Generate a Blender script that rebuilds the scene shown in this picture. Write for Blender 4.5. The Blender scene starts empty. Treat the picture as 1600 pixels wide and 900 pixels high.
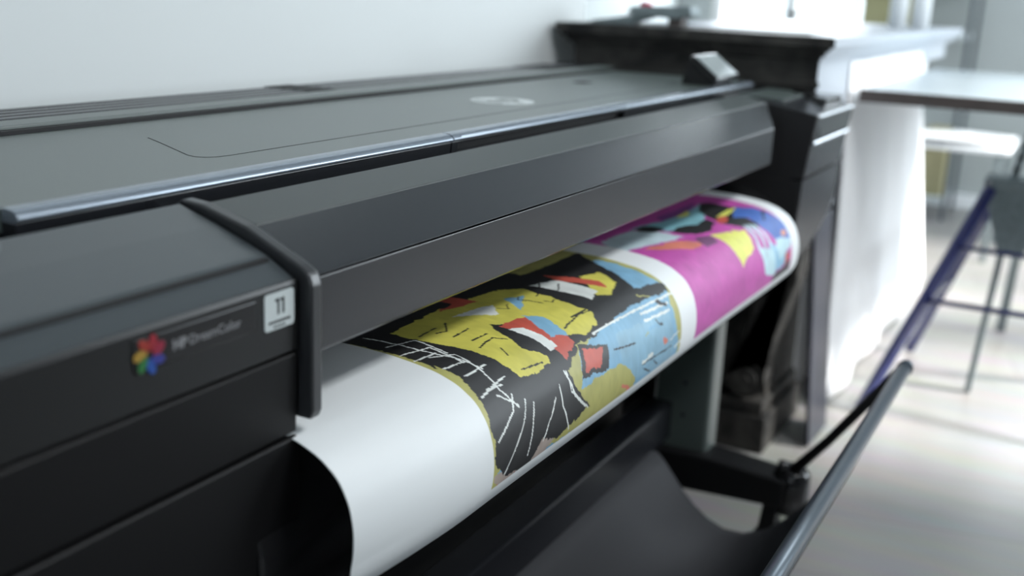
import bpy, bmesh, math, random
import numpy as np
from mathutils import Vector, Matrix, noise
random.seed(4)
sc = bpy.context.scene
col = sc.collection
# ------------------------------------------------------------------ camera
cd = bpy.data.cameras.new('camera'); cam = bpy.data.objects.new('camera', cd); col.objects.link(cam)
R = ((0.479, 0.212, -0.852), (-0.877, 0.163, -0.453), (0.043, 0.964, 0.264))
cm = Matrix(((R[0][0], R[0][1], R[0][2]), (R[1][0], R[1][1], R[1][2]), (R[2][0], R[2][1], R[2][2])))
cm = cm.to_quaternion().normalized().to_matrix().to_4x4()
cm.translation = (0, 0, 1.12)
cam.matrix_world = cm
cd.sensor_width = 36; cd.lens = 1708 / 1600 * 36
cd.clip_start = .02
cd.dof.use_dof = True; cd.dof.focus_distance = 1.16; cd.dof.aperture_fstop = 2.8
sc.camera = cam
# ------------------------------------------------------------------ light
sc.view_settings.view_transform = 'Standard'; sc.view_settings.look = 'None'
sc.view_settings.gamma = 1; sc.view_settings.use_curve_mapping = False
sc.view_settings.exposure = 0.62
wd = bpy.data.worlds.new('sky'); sc.world = wd; wd.use_nodes = True
wd.node_tree.nodes['Background'].inputs[0].default_value = (.80, .92, 1.0, 1)
wd.node_tree.nodes['Background'].inputs[1].default_value = 1.6
def sun(d, strength, ang, c):
    l = bpy.data.lights.new('sun', 'SUN'); l.energy = strength; l.angle = math.radians(ang); l.color = c
    o = bpy.data.objects.new('sun', l); col.objects.link(o)
    o.rotation_euler = Vector(d).to_track_quat('-Z', 'Y').to_euler(); o.location = (4, -5, 5); return o
sun((-.12, .80, -.52), 13.0, 11, (1, .97, .93))
def area(name, loc, d, w, h, p, c=(.86, .94, 1)):
    l = bpy.data.lights.new(name, 'AREA'); l.shape = 'RECTANGLE'; l.size = w; l.size_y = h; l.energy = p; l.color = c
    o = bpy.data.objects.new(name, l); col.objects.link(o); o.location = loc
    o.rotation_euler = Vector(d).to_track_quat('-Z', 'Z').to_euler(); return o
area('daylight_side_window', (4.55, -2.15, 1.7), (0, 1, -.15), 2.9, 1.6, 75)
area('daylight_high_window', (6.72, -.2, 1.98), (-1, .05, -.15), 2.0, .9, 16)
area('daylight_far_window', (6.72, 1.80, 1.45), (-1, 0, -.1), .9, .9, 32)
area('daylight_rear_window', (-1.9, -.6, 1.9), (1, .25, -.25), 1.8, 1.6, 4)
area('added_fill_light', (1.6, -.9, 2.83), (0, .22, -1), 1.2, .6, 42, (.95, .98, 1))  # added fill from above to brighten the paper

# ------------------------------------------------------------------ materials
def nt(name):
    m = bpy.data.materials.new(name); m.use_nodes = True
    return m, m.node_tree, m.node_tree.nodes['Principled BSDF']
def mat(name, c, rough=.5, metal=0, noise_s=0, amt=.1, bump=0, coat=0, spec=.5, em=None, alpha=1, trans=0):
    m, t, b = nt(name)
    b.inputs['Base Color'].default_value = (*c, 1); b.inputs['Roughness'].default_value = rough
    b.inputs['Metallic'].default_value = metal; b.inputs['Coat Weight'].default_value = coat
    b.inputs['Specular IOR Level'].default_value = spec; b.inputs['Alpha'].default_value = alpha
    b.inputs['Transmission Weight'].default_value = trans
    if em: b.inputs['Emission Color'].default_value = (*em[0], 1); b.inputs['Emission Strength'].default_value = em[1]
    if noise_s:
        tc = t.nodes.new('ShaderNodeTexCoord'); n = t.nodes.new('ShaderNodeTexNoise'); n.inputs['Scale'].default_value = noise_s
        n.inputs['Detail'].default_value = 5
        t.links.new(tc.outputs['Object'], n.inputs['Vector'])
        mx = t.nodes.new('ShaderNodeMix'); mx.data_type = 'RGBA'
        mx.inputs['A'].default_value = (*[x * (1 - amt) for x in c], 1); mx.inputs['B'].default_value = (*[min(1, x * (1 + amt)) for x in c], 1)
        t.links.new(n.outputs['Fac'], mx.inputs['Factor']); t.links.new(mx.outputs['Result'], b.inputs['Base Color'])
        if bump:
            bp = t.nodes.new('ShaderNodeBump'); bp.inputs['Strength'].default_value = bump; bp.inputs['Distance'].default_value = .002
            t.links.new(n.outputs['Fac'], bp.inputs['Height']); t.links.new(bp.outputs['Normal'], b.inputs['Normal'])
    return m
M = {}
M['plastic'] = mat('charcoal_plastic', (.011, .012, .015), .27, noise_s=900, amt=.06, bump=.03, spec=.72)
M['plastic_mid'] = mat('grey_plastic', (.072, .092, .084), .34, noise_s=900, amt=.06, bump=.03, spec=.9)
M['plastic_top'] = mat('smoke_grey_plastic', (.032, .040, .038), .46, noise_s=900, amt=.06, bump=.03, spec=.8)
M['plastic_house'] = mat('blue_grey_plastic', (.040, .050, .055), .32, noise_s=900, amt=.06, bump=.03, spec=1.0)
M['band'] = mat('shaded_front_plastic', (.010, .0105, .011), .35, noise_s=900, amt=.06, spec=.4)  # darker housing plastic, the front's shade put into the colour
M['plate'] = mat('grey_edge_plastic', (.028, .029, .032), .34, noise_s=900, amt=.06, spec=.7)
M['dark'] = mat('black_plastic', (.006, .006, .0065), .5, noise_s=600, amt=.08, spec=.22)
M['black'] = mat('matt_black', (.008, .008, .009), .7, noise_s=300, amt=.1)
M['gloss_black'] = mat('gloss_black', (.012, .012, .013), .18, noise_s=50, amt=.1)
M['metal'] = mat('grey_metal', (.09, .115, .14), .28, metal=.6, noise_s=40, amt=.1)
M['chrome'] = mat('bright_trim', (.6, .64, .68), .2, metal=.8, noise_s=80, amt=.05)
M['logo'] = mat('silver_print', (.60, .64, .64), .4, noise_s=200, amt=.05)
M['white_print'] = mat('white_print', (.26, .26, .27), .5, noise_s=200, amt=.05)
M['sticker'] = mat('sticker_paper', (.55, .60, .60), .5, noise_s=100, amt=.04)
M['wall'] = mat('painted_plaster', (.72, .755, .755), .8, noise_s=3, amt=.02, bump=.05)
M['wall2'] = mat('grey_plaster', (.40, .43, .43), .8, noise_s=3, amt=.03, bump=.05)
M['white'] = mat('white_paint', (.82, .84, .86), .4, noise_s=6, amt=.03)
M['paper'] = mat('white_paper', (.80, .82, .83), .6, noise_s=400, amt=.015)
M['glare_white'] = mat('sun_glare_paint', (.44, .48, .53), .45, noise_s=6, amt=.03)  # white carries the sun glare seen on the stone front
M['cloth'] = mat('white_cloth', (.85, .86, .88), .85, noise_s=60, amt=.03, bump=.2)
M['fabric'] = mat('black_mesh_fabric', (.026, .027, .031), .75, noise_s=500, amt=.3, bump=.3)
M['blue'] = mat('blue_enamel', (.007, .014, .10), .3, noise_s=20, amt=.15, coat=.4)
M['galv'] = mat('galvanised_steel', (.20, .24, .25), .45, metal=.5, noise_s=60, amt=.35)
M['brown'] = mat('dark_brown_edging', (.075, .06, .055), .4, noise_s=30, amt=.3)
M['frost'] = mat('pale_laminate', (.48, .55, .58), .25, noise_s=4, amt=.08)
M['tan'] = mat('tan_cardboard', (.34, .31, .18), .8, noise_s=20, amt=.1)
M['olive'] = mat('olive_box_card', (.30, .29, .16), .8, noise_s=20, amt=.1)
M['red'] = mat('red_plastic', (.45, .03, .08), .4, noise_s=20, amt=.1)
M['board'] = mat('polished_dark_board', (.020, .022, .032), .30, noise_s=3, amt=.3, spec=.25)
M['rubber'] = mat('rubber', (.02, .02, .022), .6, noise_s=80, amt=.1)
def stone():
    m, t, b = nt('dark_marble')
    tc = t.nodes.new('ShaderNodeTexCoord'); n = t.nodes.new('ShaderNodeTexNoise'); n.inputs['Scale'].default_value = 9; n.inputs['Detail'].default_value = 8
    n.inputs['Distortion'].default_value = 1.5
    r = t.nodes.new('ShaderNodeValToRGB'); e = r.color_ramp.elements
    e[0].position = .35; e[0].color = (.008, .008, .008, 1); e[1].position = .75; e[1].color = (.060, .057, .052, 1)
    t.links.new(tc.outputs['Object'], n.inputs['Vector']); t.links.new(n.outputs['Fac'], r.inputs['Fac'])
    t.links.new(r.outputs['Color'], b.inputs['Base Color']); b.inputs['Roughness'].default_value = .6; b.inputs['Specular IOR Level'].default_value = .25
    return m
M['stone'] = stone()
def floor_mat():
    m, t, b = nt('pale_plank_floor')
    tc = t.nodes.new('ShaderNodeTexCoord'); mp = t.nodes.new('ShaderNodeMapping'); mp.inputs['Rotation'].default_value = (0, 0, math.radians(90 - 12))
    br = t.nodes.new('ShaderNodeTexBrick'); br.inputs['Scale'].default_value = 1; br.inputs['Mortar Size'].default_value = .003
    br.inputs['Brick Width'].default_value = 1.3; br.inputs['Row Height'].default_value = .30; br.inputs['Bias'].default_value = 0
    br.inputs['Color1'].default_value = (.31, .30, .29, 1); br.inputs['Color2'].default_value = (.275, .27, .26, 1); br.inputs['Mortar'].default_value = (.24, .23, .22, 1)
    t.links.new(tc.outputs['Object'], mp.inputs['Vector']); t.links.new(mp.outputs['Vector'], br.inputs['Vector'])
    n = t.nodes.new('ShaderNodeTexNoise'); n.inputs['Scale'].default_value = 3; n.inputs['Detail'].default_value = 6
    mp2 = t.nodes.new('ShaderNodeMapping'); mp2.inputs['Scale'].default_value = (6, 1, 1)
    t.links.new(tc.outputs['Object'], mp2.inputs['Vector']); t.links.new(mp2.outputs['Vector'], n.inputs['Vector'])
    mx = t.nodes.new('ShaderNodeMix'); mx.data_type = 'RGBA'; mx.blend_type = 'MULTIPLY'; mx.inputs['Factor'].default_value = .35
    t.links.new(br.outputs['Color'], mx.inputs['A']); t.links.new(n.outputs['Color'], mx.inputs['B'])
    r = t.nodes.new('ShaderNodeMix'); r.data_type = 'RGBA'; r.blend_type = 'MIX'
    t.links.new(mx.outputs['Result'], b.inputs['Base Color']); b.inputs['Roughness'].default_value = .32
    return m
M['floor'] = floor_mat()
def glass_mat():
    m = bpy.data.materials.new('window_glass'); m.use_nodes = True; t = m.node_tree; t.nodes.clear()
    o = t.nodes.new('ShaderNodeOutputMaterial'); tr = t.nodes.new('ShaderNodeBsdfTransparent'); g = t.nodes.new('ShaderNodeBsdfGlossy')
    g.inputs['Roughness'].default_value = .03; mx = t.nodes.new('ShaderNodeMixShader'); mx.inputs[0].default_value = .06
    t.links.new(tr.outputs[0], mx.inputs[1]); t.links.new(g.outputs[0], mx.inputs[2]); t.links.new(mx.outputs[0], o.inputs[0]); return m
M['glass'] = glass_mat()

# ------------------------------------------------------------------ helpers
def link(name, me, parent=None):
    o = bpy.data.objects.new(name, me); col.objects.link(o)
    if parent: o.parent = parent
    return o
def tag(o, label=None, cat=None, group=None, kind=None):
    if label: o['label'] = label
    if cat: o['category'] = cat
    if group: o['group'] = group
    if kind: o['kind'] = kind
    return o
def empty(name, label, cat, loc=(0, 0, 0), group=None):
    o = bpy.data.objects.new(name, None); col.objects.link(o); o.location = loc; o.empty_display_size = .05
    return tag(o, label, cat, group)
class MB:
    def __init__(s): s.bm = bmesh.new()
    def _new(s, b2, mi):
        for f in b2.faces: f.material_index = mi
        me = bpy.data.meshes.new('t'); b2.to_mesh(me); b2.free(); s.bm.from_mesh(me); bpy.data.meshes.remove(me)
    def box(s, x0, x1, y0, y1, z0, z1, bev=0, mi=0, seg=2, mtx=None):
        b = bmesh.new(); bmesh.ops.create_cube(b, size=1)
        for v in b.verts: v.co = Vector(((x0 + x1) / 2 + v.co.x * (x1 - x0), (y0 + y1) / 2 + v.co.y * (y1 - y0), (z0 + z1) / 2 + v.co.z * (z1 - z0)))
        if bev: bmesh.ops.bevel(b, geom=b.edges[:], offset=bev, segments=seg, profile=.5, affect='EDGES')
        if mtx: bmesh.ops.transform(b, matrix=mtx, verts=b.verts)
        s._new(b, mi); return s
    def prism(s, prof, a0, a1, axis='X', bev=0, mi=0):
        b = bmesh.new()
        def pt(u, v, a): return {'X': (a, u, v), 'Y': (u, a, v), 'Z': (u, v, a)}[axis]
        A = [b.verts.new(pt(u, v, a0)) for u, v in prof]; B = [b.verts.new(pt(u, v, a1)) for u, v in prof]
        b.faces.new(A); b.faces.new(B[::-1]); n = len(prof)
        for i in range(n): b.faces.new((A[i], B[i], B[(i + 1) % n], A[(i + 1) % n]))
        bmesh.ops.recalc_face_normals(b, faces=b.faces)
        if bev: bmesh.ops.bevel(b, geom=b.edges[:], offset=bev, segments=2, profile=.5, affect='EDGES', clamp_overlap=True)
        s._new(b, mi); return s
    def tube(s, pts, r, n=12, mi=0, cap=True):
        b = bmesh.new(); pts = [Vector(p) for p in pts]; rings = []
        for i, p in enumerate(pts):
            d = (pts[min(i + 1, len(pts) - 1)] - pts[max(i - 1, 0)]).normalized()
            u = d.cross(Vector((0, 0, 1)));
            if u.length < .05: u = d.cross(Vector((1, 0, 0)))
            u.normalize(); w = d.cross(u); rr = r[i] if isinstance(r, (list, tuple)) else r
            rings.append([b.verts.new(p + u * math.cos(2 * math.pi * k / n) * rr + w * math.sin(2 * math.pi * k / n) * rr) for k in range(n)])
        for a, c in zip(rings, rings[1:]):
            for k in range(n): b.faces.new((a[k], a[(k + 1) % n], c[(k + 1) % n], c[k]))
        if cap: b.faces.new(rings[0][::-1]); b.faces.new(rings[-1])
        bmesh.ops.recalc_face_normals(b, faces=b.faces)
        for f in b.faces: f.smooth = len(f.verts) == 4
        s._new(b, mi); return s
    def beam(s, p, q, w, h, bev=0, mi=0, up=(0, 0, 1)):
        p = Vector(p); q = Vector(q); d = q - p; L = d.length; d.normalize()
        u = d.cross(Vector(up)).normalized(); v = u.cross(d)
        m = Matrix((u, v, d)).transposed().to_4x4(); m.translation = (p + q) / 2
        return s.box(-w / 2, w / 2, -h / 2, h / 2, -L / 2, L / 2, bev, mi, 2, m)
    def grid(s, P, mi=0, smooth=True):
        b = bmesh.new(); V = [[b.verts.new(p) for p in row] for row in P]
        for i in range(len(V) - 1):
            for j in range(len(V[0]) - 1):
                f = b.faces.new((V[i][j], V[i + 1][j], V[i + 1][j + 1], V[i][j + 1])); f.smooth = smooth
        s._new(b, mi); return s
    def build(s, name, mats, parent=None, smooth_angle=None):
        me = bpy.data.meshes.new(name); s.bm.to_mesh(me); s.bm.free()
        for m in (mats if isinstance(mats, (list, tuple)) else [mats]): me.materials.append(M[m])
        o = link(name, me, parent)
        if parent is not None and parent.type == 'EMPTY': pass
        if parent is not None:
            inv = Matrix.Translation(-Vector(wloc(parent))); me.transform(inv)
        return o
def wloc(o):
    l = Vector(o.location)
    while o.parent: o = o.parent; l += Vector(o.location)
    return l
def rrect(x0, x1, y0, y1, r, n=6, rs=None):
    rs = rs or (r, r, r, r); out = []
    for (cx, cy, a0, rr) in ((x1, y1, 0, rs[0]), (x0, y1, 90, rs[1]), (x0, y0, 180, rs[2]), (x1, y0, 270, rs[3])):
        sx = -1 if cx == x1 else 1; sy = -1 if cy == y1 else 1
        for k in range(n + 1):
            a = math.radians(a0 + 90 * k / n); out.append((cx + sx * rr + rr * math.cos(a), cy + sy * rr + rr * math.sin(a)))
    return out
def text(name, body, size, loc, rot, m, parent, bold=0, width=None, ext=.0002):
    c = bpy.data.curves.new(name, 'FONT'); c.body = body; c.size = size; c.extrude = ext; c.offset = bold; c.align_x = 'LEFT'; c.align_y = 'CENTER'
    t = bpy.data.objects.new(name, c); col.objects.link(t); bpy.context.view_layer.update()
    me = bpy.data.meshes.new_from_object(t.evaluated_get(bpy.context.evaluated_depsgraph_get()))
    bpy.data.objects.remove(t)
    xs = [v.co.x for v in me.vertices]
    if width: me.transform(Matrix.Diagonal((width / (max(xs) - min(xs)), 1, 1, 1)))
    me.transform(Matrix.Translation(loc) @ rot)
    me.transform(Matrix.Translation(-wloc(parent)))
    me.materials.clear(); me.materials.append(M[m])
    return link(name, me, parent)
RX90 = Matrix.Rotation(math.pi / 2, 4, 'X')

# ------------------------------------------------------------------ room
def st(name, mb, m, parent=None):
    o = mb.build(name, m, parent)
    if not parent: o['kind'] = 'structure'
    return o
st('floor', MB().box(-2.4, 7.0, -2.4, 2.7, -.1, 0), 'floor')
M['ceil'] = mat('ceiling_paint', (.26, .28, .29), .9, noise_s=2, amt=.03)
st('ceiling', MB().box(-2.4, 7.0, -2.4, 2.7, 2.9, 3.0), 'ceil')
st('wall_back', MB().box(-2.4, 2.80, 1.30, 1.45, 0, 2.9), 'wall')
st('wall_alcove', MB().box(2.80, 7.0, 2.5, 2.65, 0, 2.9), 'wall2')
def holed(name, axis, c0, c1, a0, a1, holes, m):
    mb = MB(); holes = sorted(holes); cur = a0
    def bx(u0, u1, z0, z1):
        if u1 - u0 < 1e-4 or z1 - z0 < 1e-4: return
        if axis == 'X': mb.box(c0, c1, u0, u1, z0, z1)
        else: mb.box(u0, u1, c0, c1, z0, z1)
    for (h0, h1, z0, z1) in holes:
        bx(cur, h0, 0, 2.9); bx(h0, h1, 0, z0); bx(h0, h1, z1, 2.9); cur = h1
    bx(cur, a1, 0, 2.9); return st(name, mb, m)
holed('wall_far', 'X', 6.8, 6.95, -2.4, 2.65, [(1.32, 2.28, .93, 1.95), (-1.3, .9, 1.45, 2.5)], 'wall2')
M['wall_dim'] = mat('dimmed_wall_paint', (.13, .14, .15), .8, noise_s=3, amt=.03)  # unseen walls darkened to keep bounce light off the printer fronts
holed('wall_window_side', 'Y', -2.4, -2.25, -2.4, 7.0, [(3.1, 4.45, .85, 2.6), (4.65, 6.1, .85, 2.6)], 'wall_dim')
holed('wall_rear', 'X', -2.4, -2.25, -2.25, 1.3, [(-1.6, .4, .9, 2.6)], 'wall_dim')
st('baseboard_far', MB().box(6.77, 6.8, -2.2, 2.5, 0, .08, .004), 'white')
def window(n, axis, c, a0, a1, z0, z1, splits=1):
    mb = MB(); w = .05
    def bx(m_, u0, u1, zz0, zz1, d0, d1, bev=.004):
        if axis == 'X': m_.box(c + d0, c + d1, u0, u1, zz0, zz1, bev)
        else: m_.box(u0, u1, c + d0, c + d1, zz0, zz1, bev)
    bx(mb, a0, a1, z0, z0 + w, -.03, .04); bx(mb, a0, a1, z1 - w, z1, -.03, .04)
    bx(mb, a0, a0 + w, z0, z1, -.03, .04); bx(mb, a1 - w, a1, z0, z1, -.03, .04)
    for k in range(1, splits + 1):
        u = a0 + (a1 - a0) * k / (splits + 1); bx(mb, u - .03, u + .03, z0, z1, -.035, .04)
    o = st('window_%d' % n, mb, 'white')
    g = MB(); bx(g, a0 + w, a1 - w, z0 + w, z1 - w, 0, .006, 0); g.build('pane', 'glass', o)
    return o
w1 = window(1, 'X', 6.86, 1.32, 2.28, .93, 1.95)
h = MB(); h.tube([(6.83, 1.80, 1.05), (6.78, 1.80, 1.05), (6.78, 1.74, 1.04)], .014, 8); h.build('handle', 'dark', w1)
window(2, 'X', 6.86, -1.3, .9, 1.45, 2.5, 2)
window(3, 'Y', -2.33, 3.1, 4.45, .85, 2.6)
window(4, 'Y', -2.33, 4.65, 6.1, .85, 2.6)
window(5, 'X', -2.33, -1.6, .4, .9, 2.6)

lt = empty('added_fill_lamp', 'added flat white fixture of the fill light above the operator side of the printer', 'lamp', (1.6, -.9, 2.9))  # unseen fixture added to go with the fill light
MB().box(.95, 2.25, -1.25, -.55, 2.86, 2.9, .004).build('fill_housing', 'white', lt)
# ------------------------------------------------------------------ printer
PR = empty('large_format_printer', 'wide charcoal roll printer with a printed sheet curling out of its front', 'printer', (1.3, .85, 0))
XL, XR = .10, 2.565
# left housing: chamfered top, front band darkened to carry its shade
p = [(.5575, .826), (.5575, .8845), (.5605, .8865), (.589, .902), (.640, .9195), (.682, .9315), (.690, .925), (.700, .906), (1.04, .906), (1.04, .78), (.60, .78), (.60, .826)]
MB().prism(p, XL, .6740, 'X', .0012).build('left_housing', 'plastic_house', PR)
MB().prism([(.5558, .8265), (.5552, .8825), (.5565, .8862), (.5574, .8866), (.5574, .8265)], XL, .6740, 'X', .0006).build('shaded_front', 'band', PR)
# raised shoulder left of the lid, with a rounded inner corner
pl = [(XL, .66), (.47, .66)] + [(.47 + .03 * math.sin(math.radians(a)), .70 - .04 * math.cos(math.radians(a))) for a in range(10, 91, 16)] + [(.50, 1.08), (XL, 1.08)]
MB().prism(pl, .900, .931, 'Z', .001).build('housing_shoulder', 'plastic_house', PR)
MB().prism([(.557, .7535), (.5555, .8218), (.5575, .8235), (.62, .8235), (.62, .7535)], XL, .6725, 'X', .0008).build('ink_drawer', 'dark', PR)
MB().prism([(.5565, .630), (.5555, .7478), (.5575, .7495), (.62, .7495), (.62, .630)], XL, .6735, 'X', .001).build('ink_drawer', 'dark', PR)
MB().box(XL + .01, .668, .580, 1.10, .56, .90).build('left_inner_body', 'black', PR)
# end plate between housing and print window
q = [(.76, .905), (.70, .925), (.684, .9345), (.663, .9330), (.615, .9208), (.5565, .8955), (.5475, .8900), (.5440, .880), (.5440, .770), (.547, .763), (.583, .763), (.61, .80), (.74, .82)]
MB().prism(q, .6780, .6915, 'X', .0022).build('end_plate', 'plate', PR)
# badge
bd = MB().box(.500, .623, .5543, .5560, .8545, .8785, .0006).build('badge_strip', 'gloss_black', PR)
text('lettering', 'HP', .0105, (.5355, .5541, .8660), RX90, 'white_print', bd, .0003, .0135)
text('lettering', 'DreamColor', .0100, (.5515, .5541, .8660), RX90, 'white_print', bd, 0, .053)
cols = [(172, (.36, .22, .03)), (120, (.30, .025, .015)), (68, (.30, .012, .025)), (18, (.27, .012, .04)), (-34, (.03, .035, .24)), (-86, (.012, .07, .32)), (-140, (.02, .15, .035))]
fl = MB(); ms = []
for k, (a, c) in enumerate(cols):
    M['pet%d' % k] = mat('petal_ink_%d' % k, c, .4, noise_s=100, amt=.05); ms.append('pet%d' % k)
    a = math.radians(a); out = []
    for t in range(14):
        th = 2 * math.pi * t / 14; u = .0088 + .0060 * math.cos(th); v = .0038 * math.sin(th) + (u * u) * 12 - .001
        out.append((.514 + u * math.cos(a) - v * math.sin(a), .8655 + u * math.sin(a) + v * math.cos(a)))
    fl.prism(out, .5536, .5543, 'Y', 0, k)
fl.build('flower_emblem', ms, bd)
sk = MB().prism(rrect(.6330, .6685, .8500, .8805, .003), .5546, .5562, 'Y').build('sticker', 'sticker', PR)
mk = MB()
for dx in (0, .006): mk.prism([(.6455 + dx, .8750 - dx * .1), (.6500 + dx, .8755), (.6500 + dx, .8625), (.6482 + dx, .8620), (.6482 + dx, .8730), (.6455 + dx, .8730)], .5542, .5546, 'Y')
for i in range(7): mk.box(.6375 + i * .0038, .6402 + i * .0038, .5542, .5546, .8555, .8575)
for i in range(4): mk.box(.6432 + i * .0038, .6455 + i * .0038, .5542, .5546, .8518, .8533)
mk.build('printed_mark', 'dark', sk)
# print window beam
MB().prism([(.74, .89), (.671, .912), (.669, .9308), (.667, .9318), (.6150, .9195), (.61, .911), (.66, .89)], .6925, 2.223, 'X', .0012).build('window_top_cover', 'plastic_top', PR)
MB().prism([(.6148, .9185), (.5500, .8875), (.5485, .8862), (.60, .876), (.63, .90)], .6925, 2.223, 'X', .0008).build('window_upper_panel', 'dark_panel' if 'dark_panel' in M else 'plastic', PR)
MB().prism([(.5480, .8845), (.5480, .8215), (.5505, .8185), (.60, .8185), (.61, .84), (.60, .874)], .6925, 2.223, 'X', .0008).build('window_lower_panel', 'plastic', PR)
MB().box(.66, 2.3, .64, 1.15, .845, .905).build('print_bay', 'black', PR)
MB().box(.695, 2.225, .71, .78, .77, .80).build('roller_housing', 'black', PR)
for o in col.objects:                                              # the panels' right ends are cut back on a slant
    if o.name in ('window_upper_panel', 'window_lower_panel'):
        for v in o.data.vertices:
            wx, wy = v.co.x + 1.3, v.co.y + .85
            if wx > 2.2: v.co.x -= max(0, .615 - wy) * 2.5
# lid
z0, z1 = .924, .9435
LX0, LX1 = .527, 2.43
MB().prism(rrect(LX0, LX1, .7215, 1.042, .008, 4), z0, z1, 'Z', .0015).build('lid', 'lid' if 'lid' in M else 'plastic_mid', PR)
lid = PR.children[-1] if False else [o for o in col.objects if o.name == 'lid'][0]
fr = MB()
def rail(xa, xb, zb=.9335):
    pr = [(.722, zb), (.7075, zb), (.7040, zb + .002)] + [(.7165 + .0130 * math.cos(math.radians(t)), .9372 + .0070 * math.sin(math.radians(t))) for t in range(180, 89, -10)] + [(.722, .9442)]
    fr.prism(pr, xa, xb, 'X', .0003)
rail(LX0 + .004, 1.153); rail(1.1555, 1.172); rail(1.172, 1.70, .9385); rail(1.70, LX1 - .004)
M['edge'] = mat('highlight_edge', (.27, .31, .36), .26, metal=.65, noise_s=300, amt=.05)  # brighter metallic colour stands in for the window highlight along the rail
fr.build('front_rail', 'edge', lid)
fa = MB()
for xa, xb in ((LX0 + .004, 1.153), (1.1555, 1.170), (1.702, LX1 - .004)): fa.prism([(.7065, .9340), (.7085, .917), (.73, .917), (.73, .9340)], xa, xb, 'X', .0005)
fa.prism([(.7068, .9340), (.7072, .9315), (.73, .9315), (.73, .9340)], 1.170, 1.702, 'X', .0003)
fa.prism([(.7080, .9205), (.7085, .917), (.73, .917), (.73, .9205)], 1.170, 1.702, 'X', .0003)
fa.build('front_face', 'plastic', lid)
MB().prism([(.7180, .9314), (.7185, .9206), (.729, .9206), (.729, .9314)], 1.1705, 1.7015, 'X').build('grip_recess', 'black', lid)
# inset outline on the lid
ins = [(.875, .93), (.858, .895), (.815, .812)]
ins += [(.812, .800), (.816, .789), (.828, .783), (.845, .781)]
ins += [(2.10, .790), (2.19, .800), (2.235, .815), (2.25, .84)]
g = MB()
for a, b_ in zip(ins, ins[1:]): g.beam((a[0], a[1], .9436), (b_[0], b_[1], .9436), .0012, .0004)
g.build('inset_line', 'black', lid)
lg = MB().prism([(1.572 + .052 * math.cos(2 * math.pi * k / 32), .868 + .052 * math.sin(2 * math.pi * k / 32)) for k in range(32)], .9434, .9440, 'Z').build('round_logo', 'logo', lid)
sh = Matrix.Shear('XZ', 4, (0, 0)) ; shm = Matrix(((1, .3, 0, 0), (0, 1, 0, 0), (0, 0, 1, 0), (0, 0, 0, 1)))
text('lettering', 'hp', .085, (1.533, .874, .9442), shm, 'plastic_mid', lg, .0012, .074)
MB().prism(rrect(2.02, 2.06, .93, .955, .004), .9434, .945, 'Z').build('latch_mark', 'dark', lid)
MB().box(.50, 2.46, 1.0575, 1.098, .925, .9515, .002).build('rear_strip', 'plastic_mid', PR)
MB().box(.50, 2.46, 1.045, 1.0572, .92, .9475).build('rear_gap', 'black', PR)
rb = MB()
for y in (1.112, 1.135, 1.158, 1.181): rb.box(.2, 2.50, y - .008, y + .008, .90, .952, .003)
rb.box(.2, 2.50, 1.10, 1.19, .80, .938, mi=1)
rb.build('rear_ribs', ['plastic', 'black'], PR)
for xa, xb in ((1.367, 1.432), (2.20, 2.36)): MB().box(xa, xb, 1.099, 1.192, .93, .9528, .001).build('rear_clip', 'black', PR)
MB().box(.16, 2.50, 1.04, 1.20, .50, .90, .01).build('rear_body', 'dark', PR)
MB().box(.5, 2.40, .73, 1.05, .88, .922).build('lid_bay', 'black', PR)
# right housing
r_ = [(1.06, .90), (1.06, .926), (.80, .926), (.66, .922), (.605, .918), (.512, .902), (.5085, .899), (.516, .842), (.5165, .840), (.5235, .773), (.56, .768), (1.06, .768)]
MB().prism(r_, 2.232, XR, 'X', .0015).build('right_housing', 'plastic', PR)
MB().prism([(y + .0015, z - .0015) for y, z in r_], 2.2275, 2.2318, 'X').build('housing_cheek', 'black', PR)
MB().prism([(.5085, .9005), (.5055, .8985), (.508, .8945), (.512, .896)], 2.24, XR - .002, 'X', .0006).build('trim_strip', 'chrome', PR)
MB().prism([(.5125, .8475), (.5100, .8445), (.5115, .8395), (.518, .840)], 2.235, XR - .008, 'X', .0006).build('trim_strip', 'chrome', PR)
MB().prism([(.5105, .891), (.5125, .853), (.516, .853), (.514, .891)], 2.27, XR - .012, 'X', .0005).build('display_face', 'gloss_black', PR)
MB().prism([(.60, .9185), (.60, .921), (.64, .9225), (.70, .9245), (.70, .92)], 2.30, XR - .03, 'X', .0006).build('top_vent_cover', 'plastic_mid', PR)
MB().prism([(.531, .7660), (.531, .59), (1.0, .59), (1.0, .7660)], 2.2275, 2.2318, 'X').build('lower_cheek', 'black', PR)
lc = [(2.232, .7675), (XR + .002, .7675), (XR + .013, .74), (XR + .012, .715), (XR - .005, .685), (XR - .04, .655), (XR - .10, .627), (XR - .19, .602), (2.232, .585)]
b = bmesh.new(); n = len(lc)
rows = []
for (yy, dz, dx) in ((.545, 0, -.004), (.5262, .004, -.002), (.5255, .0, 0), (.60, 0, 0), (1.04, 0, 0)):
    rows.append([b.verts.new((x + (dx if x > 2.3 else 0), yy + (.7675 - z) * (.04 if yy < .55 else 0), z)) for x, z in lc])
rows = rows[1:]
for a, c in zip(rows, rows[1:]):
    for i in range(n): b.faces.new((a[i], a[(i + 1) % n], c[(i + 1) % n], c[i]))
b.faces.new(rows[0]); b.faces.new(rows[-1][::-1]); bmesh.ops.recalc_face_normals(b, faces=b.faces)
mb = MB(); mb._new(b, 0); mb.build('right_lower_cover', 'plastic', PR)
MB().prism([(2.40, .535), (2.555, .535), (2.555, .66), (2.52, .66), (2.47, .60)], .900, .9225, 'Z', .004).build('highlight_wedge', 'gloss_black', PR)  # glossy wedge added to give the highlight at the hood corner
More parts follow.
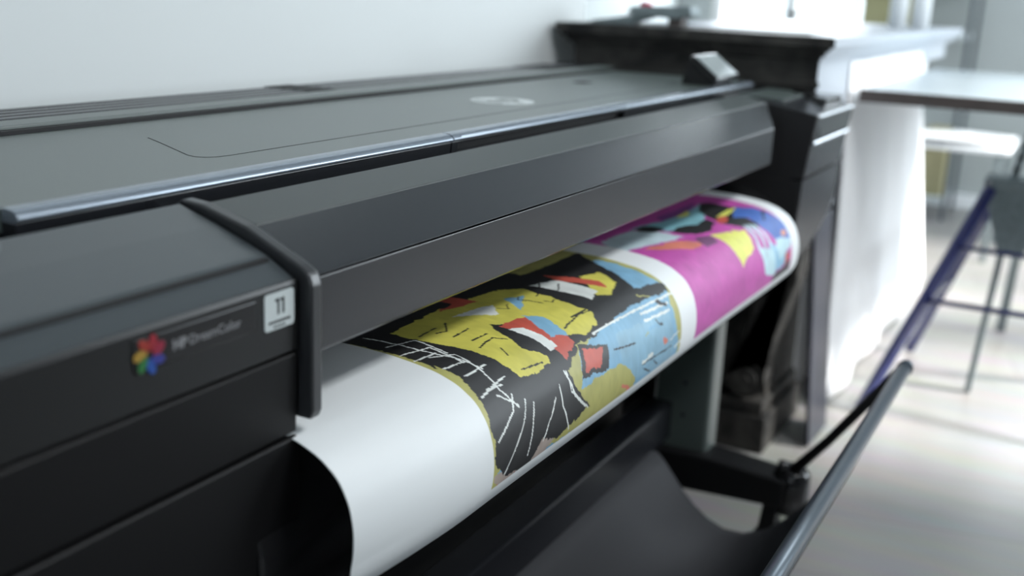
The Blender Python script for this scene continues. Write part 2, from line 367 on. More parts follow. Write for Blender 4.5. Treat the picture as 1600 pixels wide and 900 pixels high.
# touch screen
ts = Matrix.Translation((2.26, .7405, .983)) @ Matrix.Rotation(math.radians(37), 4, 'X')
MB().box(-.066, .084, -.037, .037, -.014, 0, .004, 0, 2, ts).build('touch_screen_body', 'gloss_black', PR)
tsb = [o for o in col.objects if o.name == 'touch_screen_body'][0]
M['screen'] = mat('screen_glass', (.30, .34, .34), .12, noise_s=9, amt=.2, coat=.6)
MB().box(-.059, .077, -.032, .032, 0, .001, 0, 0, 2, ts).build('screen', 'screen', tsb)
MB().prism([(.70, .922), (.80, .922), (.79, .985), (.765, .992)], 2.215, 2.325, 'X', .002).build('screen_mount', 'black', PR)
# platen and stand
MB().prism([(.80, .748), (.62, .742), (.585, .728), (.565, .70), (.552, .66), (.548, .615), (.555, .57), (.62, .55), (.80, .55)], .62, 2.22, 'X', .003).build('output_platen', 'gloss_black', PR)
MB().box(.62, .657, .562, .60, .56, .70, .006).build('platen_end', 'dark', PR)
MB().box(.2, 2.02, .80, .84, .12, .76).build('rear_panel', 'dark', PR)
MB().box(.2, 2.03, .69, .75, .235, .315, .006).build('crossbeam', 'plastic', PR)
for x0, lbl in ((2.03, 0), (.25, 1)):
    c_ = MB().box(x0, x0 + .07, .612, .735, .205, .60, .012, seg=3).build('stand_column', 'column' if 'column' in M else 'plastic_mid', PR)
    for z in (.29, .36, .43, .50): MB().tube([(x0 - .001, .668, z), (x0 + .002, .668, z)], .004, 10).build('screw_hole', 'black', c_)
    f_ = MB().prism([(.44, .150), (.44, .208), (.60, .220), (1.08, .208), (1.08, .150), (.66, .138)], x0 - .025, x0 + .055, 'X', .006).build('stand_foot', 'dark', PR)
    MB().tube([(x0 + .015, .435, .135), (x0 + .015, .435, .215), (x0 + .015, .435, .228)], [.036, .036, .024], 20).build('foot_cap', 'gloss_black', f_)
    MB().tube([(x0 - .005, .452, .222), (x0 - .005, .452, .243)], [.012, .009], 14).build('foot_knob', 'gloss_black', f_)
    for yy in (.455, 1.0):
        cs = MB().tube([(x0 - .01, yy, .05), (x0 + .03, yy, .05)], .05, 20); cs.build('caster_wheel', 'rubber', f_)
        MB().beam((x0 + .01, yy + .02, .05), (x0 + .01, yy + .01, .15), .06, .03, .003).build('caster_fork', 'dark', f_)
# media bin
MB().tube([(.12, .246, .495), (1.975, .246, .495)], .0125, 18).tube([(1.972, .246, .495), (1.992, .246, .495)], [.0145, .012], 18).build('bin_rod', 'metal', PR)
for x in (2.012, .24): MB().tube([(x + .02, .435, .222), (x, .37, .31), (x - .03, .25, .492)], [.011, .0095, .010], 12).build('bin_arm', 'dark', PR)
P_ = []; sec = [(.246, .482), (.262, .42), (.30, .32), (.36, .22), (.44, .12), (.52, .10), (.59, .135), (.64, .18), (.692, .245)]
for i in range(40):
    t = i / 39; x = .15 + t * 1.80; sag = 1 - abs(2 * t - 1) ** 6
    row = []
    for k, (y, z) in enumerate(sec):
        w = math.sin(math.pi * k / (len(sec) - 1)); e = max(0, (t - .9) / .1)
        row.append((x - e * .05 * w, y + .008 * w * math.sin(9 * t + k), z - .02 * w * sag + .012 * w * math.sin(14 * t + k * .8) + .03 * e * w))
    P_.append(row)
fb = MB().grid(P_).build('bin_fabric', 'fabric', PR)
mo = fb.modifiers.new('s', 'SUBSURF'); mo.levels = 1; mo.render_levels = 1
mo = fb.modifiers.new('t', 'SOLIDIFY'); mo.thickness = .0015

# ------------------------------------------------------------------ printed sheet
FEAT=[('P','B',[(1.33,0.033),(1.385,0.063),(1.386,0.14),(1.399,0.18),(1.394,0.236),(1.39,0.29),(1.251,0.277),(1.118,0.276),(0.986,0.272),(0.877,0.272),(0.869,0.247),(0.977,0.247),(1.064,0.235),(1.094,0.179),(1.17,0.166),(1.285,0.153)]),
('P','O',[(1.065,0.218),(1.145,0.216),(1.233,0.22),(1.236,0.272),(1.143,0.266),(1.093,0.267),(1.047,0.247)]),
('P','O',[(0.931,0.255),(0.992,0.236),(1.065,0.244),(1.102,0.266),(1.016,0.262),(0.963,0.255)]),
('P','T',[(0.869,0.247),(0.931,0.255),(0.976,0.243),(1.013,0.252),(0.974,0.265),(0.903,0.264),(0.876,0.269)]),
('P','K',[(0.87,0.008),(0.907,0.008),(0.964,0.01),(1.064,0.003),(1.171,0.01),(1.293,0.019),(1.4,0.022),(1.373,0.051),(1.353,0.088),(1.325,0.144),(1.416,0.158),(1.402,0.172),(1.291,0.162),(1.218,0.164),(1.151,0.172),(1.094,0.17),(1.054,0.19),(1.065,0.218),(1.094,0.245),(1.058,0.25),(1.014,0.257),(0.976,0.243),(0.95,0.267),(0.901,0.26),(0.875,0.241),(0.87,0.209),(0.877,0.19),(0.88,0.161),(0.882,0.136),(0.877,0.113),(0.875,0.071),(0.871,0.029)]),
('P','Y',[(0.925,0.023),(0.979,0.019),(1.028,0.016),(1.077,0.02),(1.149,0.023),(1.18,0.047),(1.178,0.098),(1.183,0.126),(1.189,0.144),(1.171,0.16),(1.131,0.165),(1.102,0.154),(1.038,0.154),(1.027,0.172),(1.008,0.175),(0.962,0.171),(0.955,0.144),(0.945,0.114),(0.931,0.078),(0.923,0.047)]),
('P','Y',[(1.289,0.075),(1.329,0.088),(1.315,0.119),(1.267,0.133),(1.24,0.124),(1.266,0.101)]),
('P','W',[(1.198,0.047),(1.25,0.062),(1.261,0.119),(1.224,0.127)]),
('P','R',[(1.256,0.038),(1.296,0.103),(1.283,0.12),(1.248,0.063)]),
('P','R',[(1.022,0.02),(1.09,0.012),(1.096,0.034)]),
('P','W',[(1.019,0.041),(1.096,0.053),(1.067,0.077)]),
('P','B',[(1.124,0.052),(1.156,0.064),(1.105,0.087)]),
('P','K',[(1.027,0.083),(1.087,0.126),(1.098,0.175),(1.058,0.186),(1.007,0.141)]),
('P','R',[(1.033,0.096),(1.088,0.101),(1.101,0.166),(1.061,0.178)]),
('P','B',[(1.089,0.096),(1.107,0.115),(1.102,0.154),(1.067,0.147)]),
('P','W',[(1.035,0.107),(1.054,0.115),(1.066,0.159),(1.046,0.16)]),
('P','K',[(1.103,0.17),(1.164,0.188),(1.151,0.215),(1.079,0.208)]),
('P','R',[(1.106,0.178),(1.153,0.187),(1.129,0.207),(1.091,0.204)]),
('P','Q',[(1.191,0.183),(1.256,0.186),(1.362,0.193),(1.366,0.229),(1.373,0.267),(1.238,0.253),(1.189,0.215)]),
('P','O',[(1.398,0.16),(1.404,0.187),(1.404,0.228),(1.408,0.267),(1.401,0.293),(1.384,0.234),(1.377,0.191)]),
('P','R',[(0.872,0.26),(0.903,0.264),(0.983,0.267),(1.034,0.264),(0.985,0.27),(0.907,0.275)]),
('P','N',[(1.23,0.262),(1.313,0.276),(1.354,0.278),(1.322,0.302),(1.242,0.296)]),
('P','O',[(0.873,0.192),(0.874,0.207),(0.872,0.233),(0.869,0.247),(0.888,0.273),(0.865,0.27),(0.867,0.242),(0.867,0.216)]),
('P','O',[(0.881,0.108),(0.884,0.126),(0.883,0.149),(0.878,0.174),(0.873,0.192),(0.869,0.206),(0.867,0.178),(0.87,0.154),(0.871,0.13)]),
('L','W',0.0022,[(0.895,0.012),(0.899,0.045),(0.903,0.078),(0.914,0.111),(0.923,0.141)]),
('L','W',0.0022,[(0.885,0.046),(0.923,0.056),(0.919,0.099)]),
('L','W',0.0022,[(0.875,0.071),(0.917,0.078),(0.913,0.12)]),
('L','W',0.0022,[(0.893,0.094),(0.922,0.106),(0.919,0.139),(0.916,0.171),(0.932,0.195)]),
('L','W',0.0022,[(0.882,0.118),(0.917,0.122)]),
('L','W',0.0022,[(0.892,0.138),(0.933,0.139)]),
('L','W',0.0022,[(0.884,0.168),(0.911,0.164),(0.94,0.16)]),
('L','W',0.0022,[(0.9,0.164),(0.925,0.167)]),
('L','W',0.0022,[(0.931,0.18),(0.919,0.196),(0.894,0.21),(0.881,0.215)]),
('L','W',0.0022,[(0.949,0.192),(0.935,0.213),(0.912,0.236),(0.893,0.254)]),
('L','W',0.0022,[(0.963,0.199),(0.954,0.219),(0.942,0.251)]),
('L','W',0.0022,[(1.01,0.21),(0.993,0.228),(0.977,0.247)]),
('L','W',0.0022,[(1.025,0.198),(1.024,0.222),(1.043,0.256)]),
('L','W',0.0022,[(1.049,0.19),(1.048,0.213),(1.09,0.245)]),
('L','W',0.0022,[(0.907,0.174),(0.933,0.193)]),
('L','W',0.0022,[(0.874,0.089),(0.91,0.091)]),
('L','W',0.0035,[(1.045,0.189),(1.056,0.22),(1.083,0.241)]),
('L','W',0.0035,[(1.284,0.178),(1.372,0.184)]),
('L','W',0.0035,[(1.284,0.188),(1.367,0.194)]),
('L','W',0.003,[(1.147,0.168),(1.19,0.167),(1.275,0.17),(1.397,0.176)]),
('L','K',0.0022,[(0.958,0.061),(0.971,0.066),(0.995,0.049)]),
('L','K',0.0022,[(0.963,0.08),(0.999,0.077)]),
('L','K',0.0022,[(0.96,0.114),(0.999,0.109),(1.009,0.121)]),
('L','K',0.0022,[(0.977,0.141),(0.983,0.128)]),
('L','K',0.0022,[(1.14,0.068),(1.15,0.092)]),
('L','K',0.0022,[(1.145,0.135),(1.199,0.134)]),
('L','K',0.0022,[(1.109,0.144),(1.164,0.136),(1.189,0.139)]),
('L','K',0.0022,[(1.167,0.074),(1.2,0.067)]),
('L','K',0.0022,[(1.19,0.092),(1.238,0.071)]),
('L','K',0.0022,[(1.184,0.07),(1.24,0.041)]),
('L','K',0.0022,[(1.176,0.198),(1.239,0.206)]),
('L','K',0.0022,[(1.256,0.239),(1.361,0.243)]),
('L','K',0.0022,[(1.258,0.244),(1.288,0.258)]),
('L','K',0.0022,[(1.296,0.245),(1.313,0.255)]),
('L','K',0.0022,[(0.974,0.163),(1.015,0.168)]),
('L','K',0.0022,[(0.97,0.099),(1.001,0.099)]),
('L','K',0.0022,[(0.935,0.053),(0.973,0.051)]),
('P','C',[(1.594,0.019),(1.661,0.03),(1.725,0.041),(1.818,0.041),(1.908,0.031),(1.856,0.058),(1.732,0.099),(1.671,0.097),(1.627,0.073),(1.606,0.041)]),
('P','V',[(1.721,0.018),(1.816,0.019),(1.9,0.021),(1.854,0.037),(1.742,0.041),(1.686,0.038)]),
('P','G',[(1.481,0.02),(1.527,0.022),(1.584,0.026),(1.611,0.061),(1.625,0.102),(1.568,0.095),(1.505,0.081),(1.455,0.07),(1.46,0.043)]),
('P','N',[(1.487,0.083),(1.53,0.094),(1.584,0.101),(1.624,0.126),(1.667,0.143),(1.583,0.136),(1.524,0.112)]),
('P','J',[(1.642,0.113),(1.688,0.126),(1.672,0.145),(1.624,0.144),(1.624,0.126)]),
('P','K',[(1.6,0.027),(1.631,0.03),(1.644,0.054),(1.63,0.066),(1.605,0.058),(1.59,0.041)]),
('P','K',[(1.632,0.076),(1.686,0.074),(1.731,0.087),(1.781,0.085),(1.774,0.102),(1.713,0.117),(1.674,0.113),(1.645,0.1)]),
('P','K',[(1.908,0.031),(1.924,0.045),(1.924,0.09),(1.881,0.11),(1.882,0.147),(1.872,0.158),(1.813,0.139),(1.783,0.118),(1.796,0.083),(1.83,0.052)]),
('P','Y2',[(1.742,0.041),(1.815,0.038),(1.79,0.051),(1.751,0.049)]),
('P','Y2',[(1.817,0.091),(1.878,0.086),(1.934,0.09),(1.882,0.1),(1.844,0.1)]),
('P','R',[(1.792,0.098),(1.824,0.095),(1.846,0.101),(1.806,0.116),(1.775,0.111)]),
('P','E',[(1.933,0.089),(1.962,0.111),(1.976,0.137),(1.987,0.164),(1.995,0.188),(1.982,0.212),(1.904,0.194),(1.878,0.16),(1.885,0.129),(1.846,0.112)]),
('P','K',[(1.973,0.128),(1.977,0.133),(1.93,0.149),(1.917,0.148)]),
('P','Y2',[(1.686,0.124),(1.751,0.135),(1.81,0.148),(1.794,0.165),(1.779,0.183),(1.727,0.194),(1.7,0.2),(1.694,0.177),(1.693,0.15)]),
('P','S',[(1.868,0.184),(1.883,0.194),(1.906,0.207),(1.947,0.212),(1.968,0.234),(1.913,0.243),(1.882,0.246),(1.836,0.215)]),
('L','L',0.01,[(1.829,0.142),(1.818,0.167),(1.805,0.191),(1.819,0.224)]),
('L','L',0.01,[(1.846,0.145),(1.845,0.173),(1.833,0.197),(1.835,0.23)]),
('L','L',0.01,[(1.861,0.149),(1.869,0.177),(1.866,0.203),(1.858,0.228)]),
('P','L',[(1.801,0.187),(1.877,0.202),(1.881,0.252),(1.815,0.238)]),
('P','L',[(1.904,0.188),(1.985,0.201),(1.978,0.217),(1.944,0.22),(1.91,0.23),(1.891,0.204)]),
('P','O2',[(1.961,0.18),(1.98,0.187),(1.961,0.194),(1.942,0.188)]),
('P','R',[(1.944,0.224),(1.979,0.224),(1.969,0.241),(1.941,0.242)]),
('P','K',[(1.875,0.25),(1.948,0.243),(1.98,0.24),(1.984,0.267),(1.94,0.274),(1.866,0.267)]),
('L','J',0.003,[(1.816,0.153),(1.813,0.18)]),
('L','J',0.003,[(1.839,0.161),(1.836,0.184),(1.83,0.208)])]

C = dict(Y=(.60, .55, .10), O=(.42, .40, .13), K=(.018, .018, .019), W=(.72, .75, .72), R=(.52, .09, .06), B=(.20, .40, .56), Q=(.24, .43, .56),
         T=(.40, .33, .29), D=(.18, .08, .06), N=(.65, .20, .14), C=(.22, .46, .52), V=(.20, .05, .24), G=(.50, .62, .66), J=(.16, .05, .14),
         Y2=(.72, .72, .14), E=(.06, .15, .48), S=(.26, .50, .68), L=(.52, .72, .78), O2=(.70, .30, .18))
PAPER = (.80, .825, .83)
prof = [(.74, .757), (.66, .757), (.63, .757), (.60, .756), (.57, .753), (.543, .749), (.518, .741), (.496, .727), (.482, .707), (.475, .685), (.473, .663), (.475, .641), (.481, .627), (.489, .616)]
Sa = [-.08]
for a, c in zip(prof, prof[1:]): Sa.append(Sa[-1] + math.hypot(a[0] - c[0], a[1] - c[1]))
pa = np.array(prof)
# smooth the profile with a dense resample and a small box filter
ss = np.arange(Sa[0], Sa[-1], .0013)
yy = np.interp(ss, Sa, pa[:, 0]); zz = np.interp(ss, Sa, pa[:, 1])
kk = np.ones(15) / 15
ys = np.convolve(np.pad(yy, 7, 'edge'), kk, 'valid'); zs = np.convolve(np.pad(zz, 7, 'edge'), kk, 'valid')
PX0, PX1 = .666, 2.040
xs = np.arange(PX0, PX1 + .0005, .0013)
XX, SS = np.meshgrid(xs, ss, indexing='ij')
rng = np.random.default_rng(3)
def smooth_noise(sx, sy, amp):
    nx = int((PX1 - PX0) / sx) + 3; ny = int((ss[-1] - ss[0]) / sy) + 3
    g = rng.standard_normal((nx, ny)); u = (XX - PX0) / sx; v = (SS - ss[0]) / sy
    i = np.floor(u).astype(int); j = np.floor(v).astype(int); fu = u - i; fv = v - j
    fu = fu * fu * (3 - 2 * fu); fv = fv * fv * (3 - 2 * fv)
    return amp * ((g[i, j] * (1 - fu) + g[i + 1, j] * fu) * (1 - fv) + (g[i, j + 1] * (1 - fu) + g[i + 1, j + 1] * fu) * fv)
colr = np.ones(XX.shape + (3,)) * np.array(PAPER)
SMAX = .262
in1 = (XX > .870) & (XX < 1.398) & (SS < SMAX) & (SS > -.2)
in2 = (XX > 1.462) & (XX < 1.988) & (SS < SMAX)
colr[in1] = C['O']; colr[in2] = (.50, .075, .36)
XJ = XX + smooth_noise(.012, .012, .0013) + smooth_noise(.004, .004, .0008)
SJ = SS + smooth_noise(.012, .012, .0013) + smooth_noise(.004, .004, .0008)
SJ = np.maximum(SJ, .015)
def inside(px, py, poly):
    r = np.zeros(px.shape, bool); n = len(poly)
    for i in range(n):
        x1, y1 = poly[i]; x2, y2 = poly[(i + 1) % n]
        if y1 == y2: continue
        c = ((y1 > py) != (y2 > py)) & (px < (x2 - x1) * (py - y1) / (y2 - y1) + x1); r ^= c
    return r
def near(px, py, line, w):
    r = np.zeros(px.shape, bool)
    for (x1, y1), (x2, y2) in zip(line, line[1:]):
        dx, dy = x2 - x1, y2 - y1; L2 = dx * dx + dy * dy + 1e-12
        t = np.clip(((px - x1) * dx + (py - y1) * dy) / L2, 0, 1)
        r |= np.hypot(px - x1 - t * dx, py - y1 - t * dy) < w / 2
    return r
for f in FEAT:
    c = C[f[1]]; pts = f[-1]
    xa = min(q[0] for q in pts); reg = in1 if xa < 1.40 else in2
    m_ = inside(XJ, SJ, pts) if f[0] == 'P' else near(XX + .35 * (XJ - XX), SS + .35 * (SJ - SS), pts, f[2])
    colr[m_ & reg] = c
yel_ = np.abs(colr - np.array(C['Y'])).sum(-1) < 1e-6
for k in range(60):
    ix = rng.integers(60, XX.shape[0] - 60); iy = rng.integers(75, XX.shape[1] - 20)
    if not yel_[ix, iy]: continue
    a = rng.uniform(0, 6.28); L_ = rng.uniform(.008, .028); x0_, y0_ = XX[ix, iy], SS[ix, iy]
    ln = [(x0_, y0_), (x0_ + L_ * math.cos(a), y0_ + L_ * math.sin(a)), (x0_ + L_ * 1.4 * math.cos(a + .7), y0_ + L_ * 1.4 * math.sin(a + .7))]
    colr[near(XJ, SJ, ln, rng.uniform(.0012, .0022)) & in1] = C['K']
for k in range(12):
    x0_, y0_ = rng.uniform(1.16, 1.38), rng.uniform(.12, .25); a = rng.uniform(-.4, .6); L_ = rng.uniform(.01, .04)
    colr[near(XJ, SJ, [(x0_, y0_), (x0_ + L_ * math.cos(a), y0_ + L_ * math.sin(a))], rng.uniform(.0015, .006)) & in1] = C[['K', 'W', 'B', 'N', 'O'][k % 5]]
tone = 1 + smooth_noise(.03, .02, .06) + smooth_noise(.006, .01, .04)
prn = in1 | in2
colr[prn] *= np.clip(tone[prn], .8, 1.25)[:, None]
nx_, ns_ = XX.shape
wl = np.clip((.84 - XX) / .18, 0, 1) ** 1.5 * np.clip((SS - .05) / .2, 0, 1)
V = np.stack([XX, np.broadcast_to(ys, XX.shape) + .022 * wl, np.broadcast_to(zs, XX.shape) - .006 * wl + .0012 * np.sin(XX * 9)], -1).reshape(-1, 3)
idx = np.arange(nx_ * ns_).reshape(nx_, ns_)
Fq = np.stack([idx[:-1, :-1], idx[1:, :-1], idx[1:, 1:], idx[:-1, 1:]], -1).reshape(-1, 4)
me = bpy.data.meshes.new('printed_sheet')
me.vertices.add(len(V)); me.vertices.foreach_set('co', V.astype(np.float32).ravel())
me.loops.add(Fq.size); me.loops.foreach_set('vertex_index', Fq.ravel().astype(np.int32))
me.polygons.add(len(Fq)); me.polygons.foreach_set('loop_start', np.arange(0, Fq.size, 4, dtype=np.int32))
me.update(calc_edges=True); me.validate()
ca = me.color_attributes.new('ink', 'FLOAT_COLOR', 'POINT')
ca.data.foreach_set('color', np.concatenate([colr.reshape(-1, 3), np.ones((len(V), 1))], 1).astype(np.float32).ravel())
me.polygons.foreach_set('use_smooth', np.ones(len(Fq), bool))
m, t, bs = nt('printed_paper')
at = t.nodes.new('ShaderNodeVertexColor'); at.layer_name = 'ink'; t.links.new(at.outputs['Color'], bs.inputs['Base Color']); bs.inputs['Roughness'].default_value = .5
me.materials.append(m)
sheet = link('printed_sheet', me)
tag(sheet, 'white paper sheet with a yellow and black abstract print and a magenta print', 'print')
mo = sheet.modifiers.new('t', 'SOLIDIFY'); mo.thickness = .0006; mo.offset = -1

# ------------------------------------------------------------------ stone mantelpiece
MT = empty('stone_mantelpiece', 'dark carved marble mantelpiece standing beyond the right end of the printer', 'fireplace', (2.75, .9, 0))
MX, MY0, MY1 = 2.63, .612, 1.245
steps = [(.040, 1.020, 1.0436), (.028, 1.010, 1.020), (.016, .998, 1.010), (.004, .988, .998)]
sh_ = MB()
for off, za, zb in steps:
    sh_.prism([(MX - off, MY0 - off), (MX - off, MY1 + off), (2.97, MY1 + off), (2.97, .68), (MX + .05, .662)], za, zb, 'Z', .002)
sh_.build('mantel_shelf', 'stone', MT)
fz = MB()
for off, za, zb in ((0, .80, .988), (.007, .925, .940), (.007, .80, .82)):
    fz.prism([(MX - off, MY0 - off), (MX - off, MY1 + off), (2.97, MY1 + off), (2.97, .68), (MX + .05, .662)], za, zb, 'Z', .002)
fz.build('frieze', 'stone', MT)
for ya in (.66, 1.09):
    lg_ = MB().box(2.66, 2.94, ya, ya + .12, .0, .80, .004)
    lg_.box(2.59, 2.94, ya - .025, ya + .135, 0, .10, .006).box(2.60, 2.93, ya - .012, ya + .125, .10, .135, .006)
    lg_.build('jamb', 'stone', MT)
    vol = [(ya + .04 + .045 * math.cos(math.radians(a)), .19 + .045 * math.sin(math.radians(a))) for a in range(90, 361, 18)]
    vol += [(ya - .002, .235), (ya - .03, .34), (ya - .062, .46), (ya - .065, .60), (ya - .065, .80), (ya + .05, .80), (ya + .035, .62), (ya + .03, .46), (ya + .05, .33), (ya + .06, .25)]
    cns = MB().prism(vol, 2.60, 2.70, 'X', .004)
    cns.tube([(2.588, ya + .04, .19), (2.61, ya + .04, .19)], .030, 20).tube([(2.580, ya + .04, .19), (2.60, ya + .04, .19)], .014, 16)
    cns.build('scroll_bracket', 'stone', MT)
MB().box(2.80, 2.94, .75, 1.12, 0, .82).build('back_slab', 'stone', MT)
# metal tape tool on the mantel
TL = empty('tape_dispenser', 'grey metal hand tool with a red knob lying on the dark mantelpiece', 'tool', (2.72, 1.02, 1.0436))
MB().prism([(1.235, 1.0440), (1.235, 1.050), (1.05, 1.080), (1.045, 1.070), (1.13, 1.0440)], 2.70, 2.74, 'X', .001).build('blade', 'galv', TL)
MB().prism([(1.13, 1.070), (1.12, 1.090), (.96, 1.096), (.955, 1.074), (1.0, 1.064)], 2.69, 2.76, 'X', .002).build('body', 'galv', TL)
MB().tube([(2.72, 1.09, 1.088), (2.72, 1.09, 1.101)], [.018, .014], 14).build('knob', 'red', TL)
MB().box(2.70, 2.75, .985, 1.02, 1.0438, 1.070, .002).build('foot', 'brown', TL)

# ------------------------------------------------------------------ white counter standing in for sun glare on the mantel front
CT = empty('glare_counter', 'long white counter with a moulded edge standing in for sun glare along the mantelpiece', 'counter', (3.9, .75, 0))
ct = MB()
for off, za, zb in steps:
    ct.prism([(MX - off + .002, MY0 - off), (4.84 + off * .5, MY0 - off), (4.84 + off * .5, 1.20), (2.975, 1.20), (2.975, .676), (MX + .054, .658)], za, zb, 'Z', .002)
ct.build('countertop', 'glare_white', CT)
MB().prism([(MX + .002, MY0), (2.975, MY0), (2.975, .676), (MX + .054, .658)], .60, .987, 'Z', .001).build('glare_panel', 'glare_white', CT)  # white panel over the dark mantel end, painted as its glare
MB().box(2.977, 4.05, .622, .64, .86, .987, .002).box(4.05, 4.80, .622, .64, .93, .987, .002).build('apron', 'glare_white', CT)
MB().box(4.28, 4.44, .63, .69, 0, .93, .004).build('post', 'white', CT)
MB().box(4.66, 4.78, 1.08, 1.16, 0, .987, .004).build('post', 'white', CT)
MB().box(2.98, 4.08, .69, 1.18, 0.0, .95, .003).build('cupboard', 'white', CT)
MB().box(4.10, 4.26, .90, 1.16, 0, .95).build('shadow_block', 'dark', CT)  # black box stands in for the shadow under the counter
# white sheet hanging from the counter
P_ = []
for i in range(49):
    t = i / 48; row = []
    for k in range(22):
        v = k / 21
        x = (2.97 + t * 1.18) * (1 - v) + (3.02 + t * 1.80) * v
        y = .611 - .035 * v + .010 * math.sin(t * 26 + 1.3 * v) * (.25 + v * .75)
        row.append((x, y, (.985 if t * 1.18 < 0 else .975) * (1 - v) + .006 * v))
    P_.append(row)
cl = MB().grid(P_).build('hanging_sheet', 'cloth'); tag(cl, 'white sheet hanging from the white counter down to the sunlit floor', 'cloth')
mo = cl.modifiers.new('t', 'SOLIDIFY'); mo.thickness = .003
for i, (x, y, hgt, lb) in enumerate(((4.25, .725, .30, 'left of the two white paper rolls standing on the white counter'), (4.28, .652, .34, 'right of the two white paper rolls standing on the white counter'))):
    r0 = MB().tube([(x, y, 1.0438), (x, y, 1.0436 + hgt)], .032, 24).build('paper_roll', 'paper')
    tag(r0, lb, 'paper roll', 'paper rolls on the counter')
    MB().tube([(x, y, 1.0436 + hgt - .001), (x, y, 1.0436 + hgt + .001)], .012, 16).build('roll_core', 'tan', r0)

# dark glossy board leaning on the stone leg
bl = MB().box(-.10, .10, -.005, .005, 0, .60, .002, mtx=Matrix.Translation((2.80, .548, .002)) @ Matrix.Rotation(math.radians(2.0), 4, 'Y') @ Matrix.Rotation(math.radians(-5.3), 4, 'X')).build('leaning_board', 'board')
tag(bl, 'glossy dark board propped upright against the carved marble leg', 'board')

# ------------------------------------------------------------------ work table on trestle
TB = empty('work_table', 'pale work table with a dark brown edge standing on a blue trestle', 'table', (3.7, 0, 0))
MB().box(3.02, 4.35, -.75, .585, .885, .903, .002).build('tabletop', 'frost', TB)
MB().box(3.000, 3.019, -.75, .585, .872, .9045, .002).build('edge_band', 'brown', TB)
TR = empty('trestle', 'blue tubular trestle with grey steel legs under the pale table', 'trestle', (3.4, .2, 0))
T = {}
MB().beam((3.058, .488, 0.005), (3.31, .255, .640), .026, .026, .004).build('blue_leg', 'blue', TR)
MB().beam((3.742, .462, 0.005), (3.47, .258, .575), .026, .026, .004).build('blue_leg', 'blue', TR)
MB().beam((3.742, -.20, 0.005), (3.47, .10, .60), .026, .026, .004).build('blue_leg', 'blue', TR)
MB().beam((3.058, -.24, 0.005), (3.31, .06, .64), .026, .026, .004).build('blue_leg', 'blue', TR)
MB().tube([(3.176, .372, .325), (3.176, .08, .325), (3.176, -.12, .325)], .008, 10).build('crossbar', 'blue', TR)
MB().tube([(3.235, .318, .475), (3.235, .10, .475), (3.235, -.02, .475)], .007, 10).build('crossbar', 'blue', TR)
MB().beam((3.176, .362, .325), (3.60, .354, .290), .012, .012, .002).build('side_bar', 'blue', TR)
MB().beam((3.42, .239, 0.004), (3.42, .206, .47), .032, .018, .003).build('grey_leg', 'galv', TR)
MB().beam((4.187, .217, 0.004), (4.0, .19, .47), .032, .018, .003).build('grey_leg', 'galv', TR)
MB().beam((3.42, .21, .455), (4.0, .19, .455), .03, .03, .003).build('side_rail', 'galv', TR)
MB().prism([(.27, .655), (.262, .600), (.215, .455), (.150, .455), (.075, .60), (.07, .655)], 3.33, 3.40, 'X', .004).build('bracket', 'galv', TR)
MB().box(3.31, 3.42, .06, .275, .640, .668, .004).build('clamp_plate', 'galv', TR)
pp = MB().beam((3.36, .205, .66), (3.36, .165, .884), .045, .02, .002).build('height_post', 'galv', TR)
for k in range(6): MB().box(3.335, 3.3375, .200 - k * .0066 - .006, .200 - k * .0066 + .006, .69 + k * .034, .70 + k * .034).build('post_hole', 'black', pp)
kn = MB().tube([(3.30, .262, .655), (3.33, .262, .655)], .012, 12).build('wing_nut', 'chrome', TR)

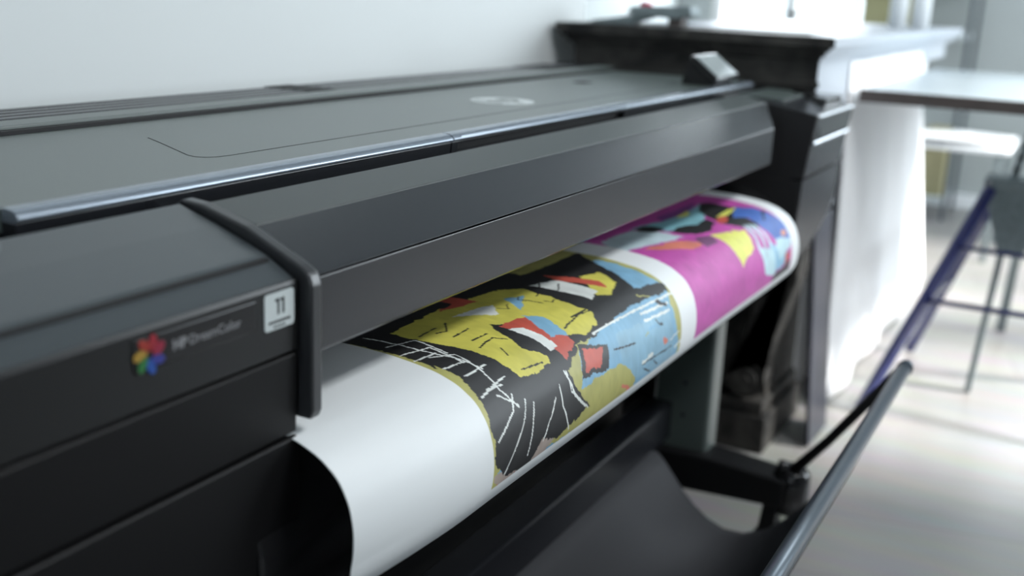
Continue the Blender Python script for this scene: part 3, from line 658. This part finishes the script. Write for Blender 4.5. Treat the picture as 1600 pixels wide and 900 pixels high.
# ------------------------------------------------------------------ things far back
def rack(x0, x1, y0, y1, levels):
    o = empty('storage_rack', 'grey metal storage rack standing against the far wall', 'shelf', ((x0 + x1) / 2, (y0 + y1) / 2, 0))
    for x in (x0, x1):
        for y in (y0, y1): MB().box(x - .010, x + .010, y - .010, y + .010, 0, 2.0, .002).build('upright', 'upright', o)
    for z in levels: MB().box(x0 - .01, x1 + .01, y0 + .02, y1 - .02, z - .03, z, .003).build('shelf', 'shelfw', o)
    return o
M['shelfw'] = mat('light_grey_steel', (.45, .49, .50), .4, noise_s=10, amt=.05)
M['upright'] = mat('dark_grey_steel', (.05, .065, .075), .4, noise_s=10, amt=.1)
rack(6.30, 6.70, .71, 1.30, (.12, .99, 1.22))
def carton(x0, x1, y0, y1, z, h, m, label, cat='box', group=None):
    o = empty('storage_box', label, cat, ((x0 + x1) / 2, (y0 + y1) / 2, z), group)
    MB().box(x0, x1, y0, y1, z, z + h * .8, .003).build('box_body', m, o)
    MB().box(x0 - .004, x1 + .004, y0 - .004, y1 + .004, z + h * .8, z + h, .003).build('box_lid', m, o)
    return o
carton(6.33, 6.66, 1.02, 1.27, .99, .19, 'olive', 'olive cardboard box on the rack shelf beside the bright window')
carton(6.36, 6.62, .74, .86, .12, .36, 'tan', 'tall tan box on the bottom shelf of the far rack')
carton(6.30, 6.60, 1.22, 1.26, .12, .3, 'dark', 'narrow dark box on the bottom shelf of the far rack')
# papers lying under the table
WT = empty('low_paper_stand', 'low white stand holding loose paper behind the blue trestle', 'stand', (5.6, .55, 0))
MB().box(5.3, 5.9, .36, .90, .50, .52, .003).build('stand_top', 'white', WT)
for x in (5.34, 5.86):
    for y in (.40, .86): MB().box(x - .012, x + .012, y - .012, y + .012, 0, .50, .002).build('leg', 'galv', WT)
for i, (dx, dy, rz, lb) in enumerate(((0, 0, .1, 'lowest of the loose white paper sheets on the low stand'), (.03, -.05, -.2, 'middle of the loose white paper sheets on the low stand'), (-.05, .06, .35, 'topmost of the loose white paper sheets on the low stand'))):
    P_ = []
    for a in range(13):
        row = []
        for c_ in range(9):
            u = (a / 12 - .5) * .42; v = (c_ / 8 - .5) * .30
            x = 5.56 + dx + u * math.cos(rz) - v * math.sin(rz); y = .60 + dy + u * math.sin(rz) + v * math.cos(rz)
            row.append((x, y, .524 + .007 * i + .012 * (1 - math.cos(6 * (x - 5.56)))))
        P_.append(row)
    o = MB().grid(P_).build('paper_sheet', 'paper'); tag(o, lb, 'paper', 'loose paper sheets on the low stand')
    mo = o.modifiers.new('t', 'SOLIDIFY'); mo.thickness = .002
bpy.context.view_layer.update()
